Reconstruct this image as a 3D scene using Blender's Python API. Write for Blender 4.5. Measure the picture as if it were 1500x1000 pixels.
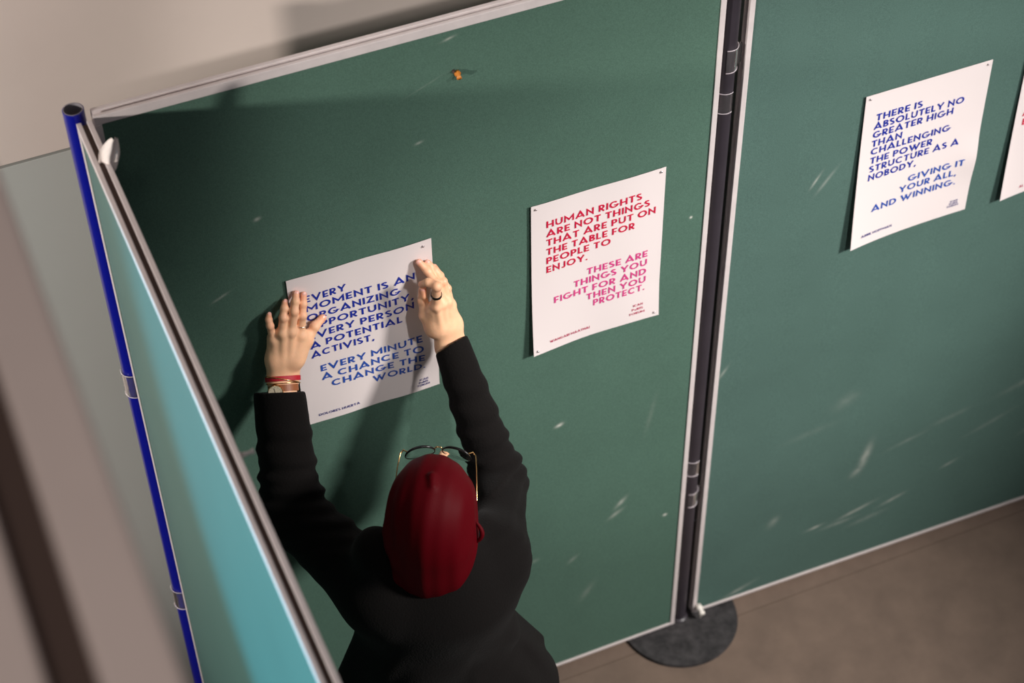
import bpy, math, random
import numpy as np
from mathutils import Matrix, Vector
random.seed(4)
for o in list(bpy.data.objects): bpy.data.objects.remove(o)
S = bpy.context.scene
COL = S.collection

# ------------------------------------------------------------------ camera
F_PX, PITCH, YAW, ROLL = 2844.4, .811967, .390382, -.016214
CAM = np.array([-.46198, -2.59925, 4.25671])
cp, sp, cy, sy, cr, sr = math.cos(PITCH), math.sin(PITCH), math.cos(YAW), math.sin(YAW), math.cos(ROLL), math.sin(ROLL)
FW = np.array([sy*cp, cy*cp, -sp]); RT0 = np.array([cy, -sy, 0.]); UP0 = np.cross(RT0, FW)
RT = RT0*cr+UP0*sr; UP = -RT0*sr+UP0*cr
cam = bpy.data.cameras.new('camera'); cam.sensor_width = 36; cam.lens = F_PX/1500*36
cam.clip_start = .05; cam.clip_end = 100
co = bpy.data.objects.new('camera', cam); COL.objects.link(co)
m = Matrix.Identity(4)
for i in range(3):
    m[i][0], m[i][1], m[i][2], m[i][3] = RT[i], UP[i], -FW[i], CAM[i]
co.matrix_world = m
S.camera = co
cam.dof.use_dof = True; cam.dof.focus_distance = 3.75; cam.dof.aperture_fstop = 3.2

# ------------------------------------------------------------------ light
W = bpy.data.worlds.new('world'); S.world = W; W.use_nodes = True
W.node_tree.nodes['Background'].inputs[0].default_value = (.95, .92, 1, 1)
W.node_tree.nodes['Background'].inputs[1].default_value = .13
def look(o, loc, tgt):
    o.location = loc
    o.rotation_euler = (Vector(tgt)-Vector(loc)).to_track_quat('-Z', 'Y').to_euler()
def spot(name, loc, tgt, power, col, deg, blend, radius):
    l = bpy.data.lights.new(name, 'SPOT'); l.energy = power; l.color = col
    l.spot_size = math.radians(deg); l.spot_blend = blend; l.shadow_soft_size = radius
    o = bpy.data.objects.new(name, l); COL.objects.link(o); look(o, loc, tgt); return o
KEY_A = spot('ceiling_spot_light', (1.35, -3.2, 4.3), (1.25, 0, 2.10), 270, (1, .965, .94), 34, .25, .10)
KEY_B = spot('ceiling_spot_light', (3.4, -2.8, 4.0), (.66, 0, .42), 1270, (1, .955, .92), 36, .8, .33)
SIDE = spot('side_spot_light', (-3.2, -1.7, 2.89), (0, .3, 2.2), 530, (1, .93, .87), 60, .5, .10)
COOL = spot('cool_side_light', (-2.7, -1.6, 1.7), (-.17, -1.02, 2.06), 400, (.03, .64, 1), 35, .5, .05)
RAILL = spot('railing_fill_light', (-1.2, -2.6, 5.6), (-.45, -1.8, 3.2), 95, (1, .93, .88), 40, .6, .3)  # unseen fill lamp, added only to brighten the foreground railing
S.view_settings.view_transform = 'Standard'; S.view_settings.look = 'None'
S.view_settings.gamma = 1; S.view_settings.exposure = 0; S.view_settings.use_curve_mapping = False

# ------------------------------------------------------------------ helpers
def lin(r, g, b):
    f = lambda c: (c/255/12.92) if c/255 <= .04045 else ((c/255+.055)/1.055)**2.4
    return (f(r), f(g), f(b), 1)
def mat(name, col, rough=.6, metal=0., bump=0, bscale=200, var=0, vscale=4, spec=.5, sheen=0, trans=0, sss=0, coat=0, col2=None):
    M = bpy.data.materials.new(name); M.use_nodes = True; N = M.node_tree.nodes; L = M.node_tree.links
    B = N['Principled BSDF']; B.inputs['Base Color'].default_value = col
    B.inputs['Roughness'].default_value = rough; B.inputs['Metallic'].default_value = metal
    B.inputs['Specular IOR Level'].default_value = spec
    B.inputs['Sheen Weight'].default_value = sheen; B.inputs['Transmission Weight'].default_value = trans
    B.inputs['Coat Weight'].default_value = coat
    if sss: B.inputs['Subsurface Weight'].default_value = sss; B.inputs['Subsurface Radius'].default_value = (.01, .004, .002); B.inputs['Subsurface Scale'].default_value = .3
    geo = N.new('ShaderNodeNewGeometry')
    if var or col2:
        t = N.new('ShaderNodeTexNoise'); t.inputs['Scale'].default_value = vscale; t.inputs['Detail'].default_value = 6; t.inputs['Roughness'].default_value = .6
        L.new(geo.outputs['Position'], t.inputs['Vector'])
        mx = N.new('ShaderNodeMix'); mx.data_type = 'RGBA'
        c2 = col2 or tuple(min(1, c*(1+var)) for c in col[:3])+(1,)
        c1 = col if col2 else tuple(c*(1-var) for c in col[:3])+(1,)
        rmp = N.new('ShaderNodeMapRange'); rmp.inputs[1].default_value = .3; rmp.inputs[2].default_value = .7
        L.new(t.outputs[0], rmp.inputs[0]); L.new(rmp.outputs[0], mx.inputs['Factor'])
        mx.inputs[6].default_value = c1; mx.inputs[7].default_value = c2
        L.new(mx.outputs[2], B.inputs['Base Color'])
        M['mix'] = mx.name
    if bump:
        t = N.new('ShaderNodeTexNoise'); t.inputs['Scale'].default_value = bscale; t.inputs['Detail'].default_value = 3
        L.new(geo.outputs['Position'], t.inputs['Vector'])
        b = N.new('ShaderNodeBump'); b.inputs['Strength'].default_value = bump; b.inputs['Distance'].default_value = .002
        L.new(t.outputs[0], b.inputs['Height']); L.new(b.outputs[0], B.inputs['Normal'])
    return M

def link(name, me, parent=None):
    o = bpy.data.objects.new(name, me); COL.objects.link(o)
    if parent is not None:
        o.parent = parent
        base = parent
        off = Vector((0, 0, 0))
        while base is not None: off += base.location; base = base.parent
        if me is not None: me.transform(Matrix.Translation(-off))
    return o
def mesh(name, V, Fc, material, parent=None, smooth=False, origin=None):
    me = bpy.data.meshes.new(name)
    me.from_pydata([tuple(map(float, v)) for v in V], [], [tuple(map(int, f)) for f in Fc])
    me.materials.append(material)
    if smooth: me.shade_smooth()
    me.update()
    o = link(name, me, parent)
    if parent is None and origin is not None:
        me.transform(Matrix.Translation(-Vector(origin))); o.location = origin
    return o
def thing(name, label, cat, loc, group=None):
    o = bpy.data.objects.new(name, None); COL.objects.link(o); o.location = loc; o.empty_display_size = .05
    return tag(o, label, cat, group)
def tag(o, label, cat, group=None):
    o['label'] = label; o['category'] = cat
    if group: o['group'] = group
    return o
class MB:
    def __init__(s): s.V = []; s.F = []
    def add(s, V, Fc):
        n = len(s.V); s.V += [tuple(v) for v in V]; s.F += [tuple(i+n for i in f) for f in Fc]; return s
    def box(s, a, b):
        x0, y0, z0 = a; x1, y1, z1 = b
        return s.add([(x0,y0,z0),(x1,y0,z0),(x1,y1,z0),(x0,y1,z0),(x0,y0,z1),(x1,y0,z1),(x1,y1,z1),(x0,y1,z1)],
                     [(0,3,2,1),(4,5,6,7),(0,1,5,4),(1,2,6,5),(2,3,7,6),(3,0,4,7)])
    def tube(s, pts, r, n=10, closed=False):
        P = [np.array(p, float) for p in pts]; k = len(P); rs = r if hasattr(r, '__len__') else [r]*k
        V = []; up = None
        for i in range(k):
            t = (P[(i+1) % k]-P[i-1]) if closed else (P[min(i+1, k-1)]-P[max(i-1, 0)])
            t = t/np.linalg.norm(t)
            if up is None: up = np.array([0,0,1.]) if abs(t[2]) < .9 else np.array([1.,0,0])
            a = np.cross(t, up); a /= np.linalg.norm(a); b = np.cross(a, t); up = b
            for j in range(n):
                w = 2*math.pi*j/n; V.append(P[i]+rs[i]*(a*math.cos(w)+b*math.sin(w)))
        Fc = []
        for i in range(k if closed else k-1):
            for j in range(n):
                i2 = (i+1) % k; Fc.append((i*n+j, i*n+(j+1) % n, i2*n+(j+1) % n, i2*n+j))
        if not closed: Fc += [tuple(range(n))[::-1], tuple((k-1)*n+j for j in range(n))]
        return s.add(V, Fc)
    def lathe(s, c, prof, n=48):          # prof: (r,z) list, closed profile
        V = []; k = len(prof)
        for j in range(n):
            w = 2*math.pi*j/n
            for r, z in prof: V.append((c[0]+r*math.cos(w), c[1]+r*math.sin(w), c[2]+z))
        Fc = []
        for j in range(n):
            for i in range(k):
                a, b = j*k+i, j*k+(i+1) % k; c2, d = ((j+1) % n)*k+(i+1) % k, ((j+1) % n)*k+i
                Fc.append((a, d, c2, b))
        return s.add(V, Fc)
    def extrude(s, prof, A, D, X, Yv):    # 2D profile swept from A along D; X,Yv are profile axes
        A, D, X, Yv = map(lambda v: np.array(v, float), (A, D, X, Yv)); n = len(prof)
        V = [A+X*p+Yv*q for p, q in prof]+[A+D+X*p+Yv*q for p, q in prof]
        Fc = [(i, (i+1) % n, n+(i+1) % n, n+i) for i in range(n)]+[tuple(range(n))[::-1], tuple(range(n, 2*n))]
        return s.add(V, Fc)
    def build(s, name, material, parent=None, smooth=False, origin=None, bevel=0):
        o = mesh(name, s.V, s.F, material, parent, smooth, origin)
        if bevel:
            b = o.modifiers.new('bevel', 'BEVEL'); b.width = bevel; b.segments = 2; b.limit_method = 'ANGLE'
        return o
def bp(u, v, y):      # point of the plane y = const behind photograph point (u,v); used to measure positions
    d = FW+(u-750)/F_PX*RT-(v-500)/F_PX*UP
    return CAM+d*((y-CAM[1])/d[1])

# ------------------------------------------------------------------ materials
M_frame = mat('painted_aluminium', lin(222,212,210), .35, .15, var=.06, vscale=30, bump=.05, bscale=80)
M_wall = mat('wall_panel_warm', lin(216,200,190), .55, var=.05, vscale=1.5, bump=.05, bscale=300)
M_wall2 = mat('wall_panel_grey', lin(180,180,174), .5, var=.03, vscale=1.2, bump=.05, bscale=300)
M_gap = mat('dark_joint', lin(45,36,34), .9)
M_floor = mat('floor_lino', lin(108,91,79), .8, bump=.25, bscale=120, var=.16, vscale=9)
M_blue = mat('blue_paint', lin(4,14,128), .3, coat=.4)
M_pole = mat('dark_grey_paint', lin(50,45,51), .42, var=.1, vscale=12, bump=.05, bscale=60)
M_steel = mat('cut_steel', lin(170,165,170), .4, .6)
M_disc = mat('cast_iron_disc', lin(18,17,18), .8, var=0, vscale=34, bump=.5, bscale=60, col2=lin(62,59,60))
M_clip = mat('clear_plastic', (.97,.93,.95,1), .08, trans=.97)
M_clip.node_tree.nodes['Principled BSDF'].inputs['IOR'].default_value = 1.12
M_paper = mat('paper', lin(224,213,211), .75, bump=.03, bscale=15)
M_pin = mat('pin_metal', lin(205,195,196), .3, .8)
M_whiteplastic = mat('white_plastic', lin(236,230,220), .4)
M_orange = mat('orange_plastic', lin(205,125,45), .5)
M_tissue = mat('torn_white_paper', lin(232,220,212), .85)
M_rail = mat('rail_pale', lin(205,186,176), .55, var=.05, vscale=3)
M_raildark = mat('rail_dark', lin(74,56,48), .8)

def felt(name, base, marks):
    M = mat(name, base, .85, bump=.35, bscale=700, var=.05, vscale=5, spec=.2)
    N = M.node_tree.nodes; L = M.node_tree.links; B = N['Principled BSDF']
    geo = N.new('ShaderNodeNewGeometry'); sep = N.new('ShaderNodeSeparateXYZ'); L.new(geo.outputs['Position'], sep.inputs[0])
    # fine speckle of the woven surface
    t = N.new('ShaderNodeTexNoise'); t.inputs['Scale'].default_value = 420; L.new(geo.outputs['Position'], t.inputs['Vector'])
    mr = N.new('ShaderNodeMapRange'); mr.inputs[1].default_value = .3; mr.inputs[2].default_value = .7; mr.inputs[3].default_value = .86; mr.inputs[4].default_value = 1.14
    L.new(t.outputs[0], mr.inputs[0])
    mul = N.new('ShaderNodeMix'); mul.data_type = 'RGBA'; mul.blend_type = 'MULTIPLY'; mul.inputs['Factor'].default_value = 1
    L.new(N[M['mix']].outputs[2], mul.inputs[6]); L.new(mr.outputs[0], mul.inputs[7])
    tn = N.new('ShaderNodeTexNoise'); tn.inputs['Scale'].default_value = 45; tn.inputs['Detail'].default_value = 4; L.new(geo.outputs['Position'], tn.inputs['Vector'])
    def mth(op, a, b=None):
        n = N.new('ShaderNodeMath'); n.operation = op
        for i, v in enumerate((a, b)):
            if v is None: continue
            if isinstance(v, (int, float)): n.inputs[i].default_value = v
            else: L.new(v, n.inputs[i])
        return n.outputs[0]
    acc = None
    for x, z, ang, a, b, st in marks:
        c, s_ = math.cos(math.radians(ang)), math.sin(math.radians(ang))
        dx = mth('SUBTRACT', sep.outputs['X'], x); dz = mth('SUBTRACT', sep.outputs['Z'], z)
        p = mth('DIVIDE', mth('ADD', mth('MULTIPLY', dx, c), mth('MULTIPLY', dz, s_)), a)
        q = mth('DIVIDE', mth('SUBTRACT', mth('MULTIPLY', dz, c), mth('MULTIPLY', dx, s_)), b)
        e = mth('POWER', 2.718, mth('MULTIPLY', mth('ADD', mth('MULTIPLY', p, p), mth('MULTIPLY', q, q)), -1))
        e = mth('MULTIPLY', e, st)
        acc = e if acc is None else mth('MAXIMUM', acc, e)
    acc = mth('MULTIPLY', acc, mth('MULTIPLY', tn.outputs[0], 1.7))
    mx = N.new('ShaderNodeMix'); mx.data_type = 'RGBA'; L.new(acc, mx.inputs['Factor'])
    L.new(mul.outputs[2], mx.inputs[6]); mx.inputs[7].default_value = lin(205,205,195)
    L.new(mx.outputs[2], B.inputs['Base Color'])
    return M
G1 = (.072, .138, .104, 1)
marks_mid = [(.497,2.120,15,.012,.0025,.5),(.45,2.03,22,.035,.0015,.08),(.107,1.828,20,.006,.004,.5),(.720,.969,20,.009,.005,.8),
             (.884,.612,50,.018,.006,.5),(.872,.575,35,.018,.006,.45),(.76,.454,45,.014,.006,.2),(1.007,.503,0,.005,.004,.9),
             (1.017,1.492,0,.003,.003,1),(.66,.5,10,.01,.006,.2),(.429,1.9,15,.008,.003,.3),(.95,.9,80,.05,.006,.08),(.015,1.66,25,.015,.003,.4),(.8,.3,60,.03,.01,.12)]
marks_right = [(1.319,1.48,60,0.02,0.003,0.35),(1.345,1.47,55,0.03,0.004,0.25),(1.579,0.45,78,0.045,0.011,0.35),(1.56,0.4,50,0.02,0.01,0.25),
               (1.46,0.215,10,0.02,0.004,0.55),(1.53,0.2,4,0.042,0.006,0.196),(1.58,0.23,16,0.045,0.005,0.45),(1.69,0.225,18,0.03,0.005,0.4),(1.62,0.18,10,0.048,0.008,0.14),
               (1.7,0.46,14,0.048,0.006,0.112),(1.82,0.5,12,0.048,0.008,0.098),(1.4,0.62,8,0.06,0.01,0.056),(1.85,0.3,20,0.02,0.004,0.3),(2.05,0.55,16,0.072,0.01,0.14),
               (1.14,0.95,60,0.02,0.004,0.25),(1.25,0.05,20,0.04,0.006,0.3),(2.1,0.35,30,0.036,0.008,0.14),(1.33,0.3,60,0.02,0.012,0.18),(1.49,0.7,30,0.03,0.02,0.1),(1.95,0.42,20,0.06,0.007,0.105)]
M_felt1 = felt('green_felt', G1, marks_mid)
M_felt2 = felt('green_felt_right', (.073,.133,.113,1), marks_right)
M_felt3 = mat('green_felt_side', (.07,.16,.14,1), .45, var=.04, vscale=4, bump=.1, bscale=500)

# ------------------------------------------------------------------ room
f = MB().box((-2.6,-4.2,-.12),(4.2,-.034,0)).box((-2.6,-.031,-.12),(4.2,.30,0)).box((-2.6,-.034,-.12),(4.2,-.031,-.003)).build('floor', M_floor); f['kind'] = 'structure'  # thin groove added to draw the shadow line in front of the boards
wl = MB().box((-2.6,.312,0),(4.2,.42,3.6)).build('wall_back', M_gap); wl['kind'] = 'structure'
for a, b, mt in (((-2.6,.30,1.8605),(4.2,.312,3.6),M_wall), ((-2.6,.30,0),(-.326,.312,1.854),M_wall), ((-.3190,.30,0),(1.5,.312,1.854),M_wall2), ((1.507,.30,0),(4.2,.312,1.854),M_wall2)):
    MB().box(a, b).build('wall_panel', mt, wl, bevel=.001)

# ------------------------------------------------------------------ pin boards
def pinboard(label, A, ang, width, z0, z1, T, feltmat, group=None, lip=.012, toplip=.019, darkgroove=False):
    """A = lower left corner of the front face; front normal is -v"""
    u = np.array([math.cos(ang), math.sin(ang), 0]); v = np.array([-math.sin(ang), math.cos(ang), 0]); z = np.array([0,0,1.])
    A = np.array([A[0], A[1], 0.])
    r = thing('pin_board', label, 'board', tuple(A+z*z0), group)
    g0, g1, gd = T*.32, T*.66, .012
    def prof(L):  # (across thickness, inwards)
        gq = min(gd, L-.003)
        return [(0,0),(g0,0),(g0,gq),(g1,gq),(g1,0),(T,0),(T,L),(T-.003,L),(T-.003,gq+.001),(.003,gq+.001),(.003,L),(0,L)]
    MB().extrude(prof(toplip), A+z*z1, u*width, v, -z).build('top_rail', M_frame, r, bevel=.0012)
    MB().extrude(prof(lip*.7), A+z*z0, u*width, v, z).build('bottom_rail', M_frame, r, bevel=.001)
    if darkgroove:
        MB().extrude([(g0+.0002,.0045),(g1-.0002,.0045),(g1-.0002,gd-.0001),(g0+.0002,gd-.0001)], A+u*.004+z*z1, u*(width-.008), v, -z).build('groove_shade_strip', M_raildark, r)  # dark brown strip added to stand in for shade inside the groove
    MB().extrude(prof(lip), A+z*(z0+lip*.7), z*(z1-z0-lip*.7-toplip), v, u).build('side_rail', M_frame, r, bevel=.001)
    MB().extrude(prof(lip), A+u*width+z*(z0+lip*.7), z*(z1-z0-lip*.7-toplip), v, -u).build('side_rail', M_frame, r, bevel=.001)
    p = MB(); a = A+u*.0095+v*.0032+z*(z0+.0095)
    w = width-.019; h = z1-z0-.0095-.0142; t = T-.0064
    p.extrude([(0,0),(t,0),(t,h),(0,h)], a, u*w, v, z).build('felt_panel', feltmat, r)
    return r
ZB, ZT = .020, 2.1576
RA = math.radians(-1.13)
pinboard('large green pin board in the middle, behind the person, holding two posters', (-.146, 0), 0, 1.204, ZB, ZT, .026, M_felt1)
pinboard('large green pin board on the right, right of the dark grey pole', (1.116, .011), RA, 1.2, ZB, ZT, .024, M_felt2)
sb = pinboard('teal-lit pin board seen edge-on at left, jutting forward from the blue post', (-.1768, -.004), -math.pi/2+.009, 1.248, ZB, ZT, .027, M_felt3, toplip=.016, darkgroove=True)
# the side board's local front faces -x, the outer side

# ------------------------------------------------------------------ posts
def post(name, label, x, y, mt, top):
    r = thing(name, label, 'post', (x, y, 0))
    R = .0185
    MB().lathe((x,y,0), [(R-.0025,.012),(R,.012),(R,top-.0008),(R-.0008,top),(R-.0025,top)], 40).build('tube', mt, r, smooth=False)
    MB().lathe((x,y,0), [(R-.0028,top-.25),(R-.0022,top-.25),(R-.0018,top+.0006),(R-.0028,top+.0006)], 40).build('tube_rim', M_steel, r)
    MB().lathe((x,y,0), [(0,0.0),(.157,0.0),(.158,.003),(.156,.010),(.03,.013),(0,.013)], 72).build('base_disc', M_disc, r, smooth=False, bevel=0)
    MB().lathe((x,y,0), [(.0186,.012),(.024,.012),(.024,.016),(.0186,.020)], 32).build('base_collar', M_pole, r)
    return r
pb = post('stand_post', 'bright blue hollow tube post at the far end of the side board', -.1735, .022, M_blue, 2.168)
pg = post('stand_post', 'dark grey round post with black disc foot between the two large boards', 1.082, .024, M_pole, 2.168)
for o in list(pg.children)+list(pb.children):
    if o.name.startswith('tube'):
        o.data.shade_smooth()
        o.data.set_sharp_from_angle(angle=math.radians(40))
def clip(label, x, y, z, side, h=.045):
    """clear C strap round a post, side = direction (unit xy) of its tab"""
    r = thing('post_clip', label, 'clip', (x, y, z))
    a0 = math.atan2(side[1], side[0]); b = MB(); n = 26
    V = []; Fc = []
    for i in range(n+1):
        w = a0+math.radians(-120+240*i/n)
        c, s_ = math.cos(w), math.sin(w)
        for R_, zz in ((.0190,-h/2),(.0210,-h/2),(.0210,h/2),(.0190,h/2)): V.append((x+R_*c, y+R_*s_, z+zz))
    for i in range(n):
        for j in range(4): Fc.append((i*4+j, i*4+(j+1)%4, i*4+4+(j+1)%4, i*4+4+j))
    Fc += [(0,3,2,1), tuple(n*4+j for j in range(4))]
    b.add(V, Fc).build('strap', M_clip, r, smooth=False)
    for zz in (-h/2, h/2):
        pts = [(x+.0212*math.cos(a0+math.radians(-120+240*i/n)), y+.0212*math.sin(a0+math.radians(-120+240*i/n)), z+zz) for i in range(n+1)]
        MB().tube(pts, .0010, 6).build('strap_edge', M_clip2, r, smooth=True)
    px, py = x+.020*side[0], y+.020*side[1]; q = .010
    MB().box((min(px,px+q*side[0])-.0008-.002*abs(side[1]), min(py,py+q*side[1])-.0008-.002*abs(side[0]), z-h*.45),
             (max(px,px+q*side[0])+.0008+.002*abs(side[1]), max(py,py+q*side[1])+.0008+.002*abs(side[0]), z+h*.45)).build('tab', M_clip, r)
    return r
M_clip2 = mat('clear_plastic_edge', (.8,.72,.76,1), .2, trans=.55)
clip('clear clip on the grey post joined to the middle board, upper one', 1.082,.024, 1.775, (-1,0), .05)
clip('clear clip on the grey post joined to the right board, upper one', 1.082,.024, 1.88, (1,0), .055)
clip('clear clip on the grey post joined to the middle board, lower one', 1.082,.024, .64, (-1,0), .05)
clip('clear clip on the grey post joined to the right board, lower one', 1.082,.024, .52, (1,0), .05)
clip('clear clip on the blue post at wrist height of the person', -.1735,.022, 1.495, (0,-1), .06)
clip('clear clip on the blue post, lower one near the bottom of the picture', -.1735,.022, .80, (0,-1), .06)

# ------------------------------------------------------------------ lettering
SW = .195
def arc(cx, cy_, rx, ry, a0, a1, n=14):
    return [(cx+rx*math.cos(math.radians(a0+(a1-a0)*i/n)), cy_+ry*math.sin(math.radians(a0+(a1-a0)*i/n))) for i in range(n+1)]
hs = SW/2
def G(w, *st): return (w, st)
GL = {
 'A': G(1.0,[(0.07,0),(.5,.93),(.93,0)],[(.2,.24),(.8,.24)]),
 'B': G(.62,[(hs,0),(hs,1)],[(hs,1-hs),(.30,1-hs)]+arc(.30,.74,.20,.26-hs,90,-90,8)[1:]+[(hs,.56-hs)],[(hs,.48),(.32,.48)]+arc(.32,.28,.24,.28-hs,90,-90,8)[1:]+[(hs,hs)]),
 'C': G(.88,arc(.5,.5,.5-hs,.5-hs,48,312,20)),
 'D': G(.82,[(hs,0),(hs,1)],[(hs,1-hs),(.32,1-hs)]+arc(.32,.5,.42,.5-hs,90,-90,14)[1:]+[(hs,hs)]),
 'E': G(.56,[(hs,0),(hs,1)],[(hs,1-hs),(.56,1-hs)],[(hs,.47),(.50,.47)],[(hs,hs),(.56,hs)]),
 'F': G(.54,[(hs,0),(hs,1)],[(hs,1-hs),(.54,1-hs)],[(hs,.44),(.48,.44)]),
 'G': G(1.0,arc(.5,.5,.5-hs,.5-hs,48,350,22)+[(.93,.42),(.52,.42)]),
 'H': G(.80,[(hs,0),(hs,1)],[(.8-hs,0),(.8-hs,1)],[(hs,.46),(.8-hs,.46)]),
 'I': G(.17,[(hs,0),(hs,1)]),
 'J': G(.5,[(.5-hs,1),(.5-hs,.3)]+arc(.24,.28,.18,.28-hs,0,-140,8)),
 'K': G(.7,[(hs,0),(hs,1)],[(hs,.4),(.62,1)],[(.28,.55),(.66,0)]),
 'L': G(.52,[(hs,1),(hs,hs),(.52,hs)]),
 'M': G(1.08,[(hs,0),(hs,.86),(.54,.30),(1.08-hs,.86),(1.08-hs,0)]),
 'N': G(.82,[(hs,0),(hs,.88),(.82-hs,.12),(.82-hs,1)]),
 'O': G(1.04,arc(.52,.5,.52-hs,.5-hs,0,360,28)),
 'P': G(.62,[(hs,0),(hs,1)],[(hs,1-hs),(.30,1-hs)]+arc(.30,.67,.24,.33-hs,90,-90,10)[1:]+[(hs,.34+hs)]),
 'R': G(.66,[(hs,0),(hs,1)],[(hs,1-hs),(.30,1-hs)]+arc(.30,.67,.24,.33-hs,90,-90,10)[1:]+[(hs,.34+hs)],[(.28,.38),(.60,0)]),
 'S': G(.60,arc(.30,.74,.215,.26-hs,35,250,12)+arc(.30,.28,.225,.28-hs,78,-145,12)),
 'T': G(.66,[(.33,0),(.33,1)],[(0,1-hs),(.66,1-hs)]),
 'U': G(.80,[(hs,1),(hs,.4)]+arc(.4,.4,.4-hs,.4-hs,180,360,14)+[(.8-hs,1)]),
 'V': G(.98,[(.07,1),(.49,.08),(.91,1)]),
 'W': G(1.36,[(.06,1),(.42,.1),(.74,.92)],[(.58,.92),(.92,.1),(1.30,1)]),
 'Y': G(.86,[(.06,1),(.43,.45),(.80,1)],[(.43,0),(.43,.5)]),
 'Z': G(.74,[(.04,1-hs),(.60,1-hs),(.12,hs),(.74,hs)]),
 ',': G(.2,[(.16,.14),(.04,-.16)]),
 '.': G(.19,[(.09,0),(.09,.18)]),
 '^': G(.5,[(.05,0),(.25,.5),(.45,0)]),
 ' ': G(.36),
}
def stroke(pts, w):
    P = [np.array(p, float) for p in pts]; n = len(P)
    closed = np.linalg.norm(P[0]-P[-1]) < 1e-6
    if closed: P = P[:-1]; n -= 1
    Lf, Rt = [], []
    for i in range(n):
        a = P[i]-P[i-1] if (closed or i > 0) else P[1]-P[0]
        b = P[(i+1) % n]-P[i] if (closed or i < n-1) else P[i]-P[i-1]
        a = a/np.linalg.norm(a); b = b/np.linalg.norm(b)
        na = np.array([-a[1], a[0]]); nb = np.array([-b[1], b[0]]); mm = na+nb
        mm = mm/max(np.linalg.norm(mm), 1e-6); k = 1/max(mm@na, .42)
        Lf.append(P[i]+mm*k*w/2); Rt.append(P[i]-mm*k*w/2)
    V = []; Fc = []
    for l, r_ in zip(Lf, Rt): V += [l, r_]
    for i in range(n if closed else n-1):
        j = (i+1) % n; Fc.append((2*i, 2*i+1, 2*j+1, 2*j))
    return V, Fc
def text_line(mb, s, x0, x1, zb, cap, place):
    """letters of s from x0 to x1 (metres on the sheet), baseline zb; place(x,z)->world"""
    gap = .17; tot = 0; items = []
    for ch in s:
        w, st = GL[ch]
        if ch == ' ': tot += w; continue
        items.append((tot, st)); tot += w+gap
    tot -= gap
    k = (x1-x0)/tot
    for off, st in items:
        for pl in st:
            V, Fc = stroke(pl, SW)
            mb.add([place(x0+(off+v[0])*k, zb+v[1]*cap) for v in V], Fc)

# ------------------------------------------------------------------ posters
INK = {'blue': mat('ink_blue', lin(18,42,150), .6), 'blue2': mat('ink_blue_light', lin(34,76,165), .6), 'red': mat('ink_crimson', lin(196,8,58), .6),
       'pink': mat('ink_magenta', lin(206,58,128), .6), 'ink': mat('ink_small_blue', lin(60,62,130), .6), 'redink': mat('ink_small_red', lin(185,50,90), .6)}
def poster(label, O, ang, tilt, w, h, lift, blocks, sw, group=None):
    u = np.array([math.cos(ang), math.sin(ang), 0]); nrm = np.array([math.sin(ang), -math.cos(ang), 0]); z = np.array([0,0,1.])
    O = np.array(O, float); ct, st_ = math.cos(tilt), math.sin(tilt)
    def place(x, zz, extra=0.):
        X, Zz = x*ct-zz*st_, x*st_+zz*ct
        return O+u*X+z*Zz+nrm*(.0014+lift(x/w, -zz/h)+extra)
    r = thing('poster', label, 'poster', tuple(O-z*h), group)
    nx, nz = 30, 42; V = []; Fc = []
    for e in (0, .0003):
        for j in range(nz+1):
            for i in range(nx+1): V.append(place(w*i/nx, -h*j/nz, -e))
    q = (nx+1)*(nz+1)
    for j in range(nz):
        for i in range(nx):
            a = j*(nx+1)+i; Fc.append((a, a+nx+1, a+nx+2, a+1)); Fc.append((q+a, q+a+1, q+a+nx+2, q+a+nx+1))
    for j in range(nz):
        for i in (0, nx):
            a = j*(nx+1)+i; b = a+nx+1; Fc.append((a, q+a, q+b, b) if i == 0 else (a, b, q+b, q+a))
    for i in range(nx):
        for j in (0, nz):
            a = j*(nx+1)+i; b = a+1; Fc.append((a, b, q+b, q+a) if j == 0 else (a, q+a, q+b, b))
    mesh('paper_sheet', V, Fc, M_paper, r, smooth=True).data.set_sharp_from_angle(angle=math.radians(50))
    for name, mt, cap, lines in blocks:
        mb = MB()
        for s, x0, x1, zb in lines: text_line(mb, s, x0/1e3, x1/1e3, zb/1e3, cap, lambda x, zz: place(x, zz, .0009))
        mb.build(name, INK[mt], r)
    return r, place
def g2(u, v, u0, v0, su, sv): return math.exp(-((u-u0)/su)**2-((v-v0)/sv)**2)
C_ = .0180
p1, pl1 = poster('poster in blue capitals held up by the hands of the person, about every moment organizing',
   (.1432,0,1.6578), 0, 0, .297, .42,
   lambda u, v: .001+.009*g2(u,v,.93,.74,.14,.10)-.0+.004*g2(u,v,.72,.62,.10,.3)+.010*max(0,v-.8)**1.5*(u)**2+.002*math.sin(6*u+3*v)**2,
   [('quote_text','blue',C_,[("EVERY",31,116,-69.5),("MOMENT IS AN",31,258,-95),("ORGANIZING",31,225,-121.5),("OPPORTUNITY,",31,252,-148),("EVERY PERSON",31,252.5,-174.5),("A POTENTIAL",31,224.5,-201),("ACTIVIST,",31,163,-227.5)]),
    ('second_text','blue2',C_,[("EVERY MINUTE",47,264,-273.5),("A CHANCE TO",47,264.5,-299.5),("CHANGE THE",66,265,-325),("WORLD.",153.5,266,-351)]),
    ('logo_text','ink',.0058,[("ICAN",253,272,-390.5),("P^RIS",251,271.5,-398.8),("FORUM",248,275,-407)]),
    ('signature_text','ink',.0068,[("DOLORES HUERTA",31.6,120.5,-402)])], 1)
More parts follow.
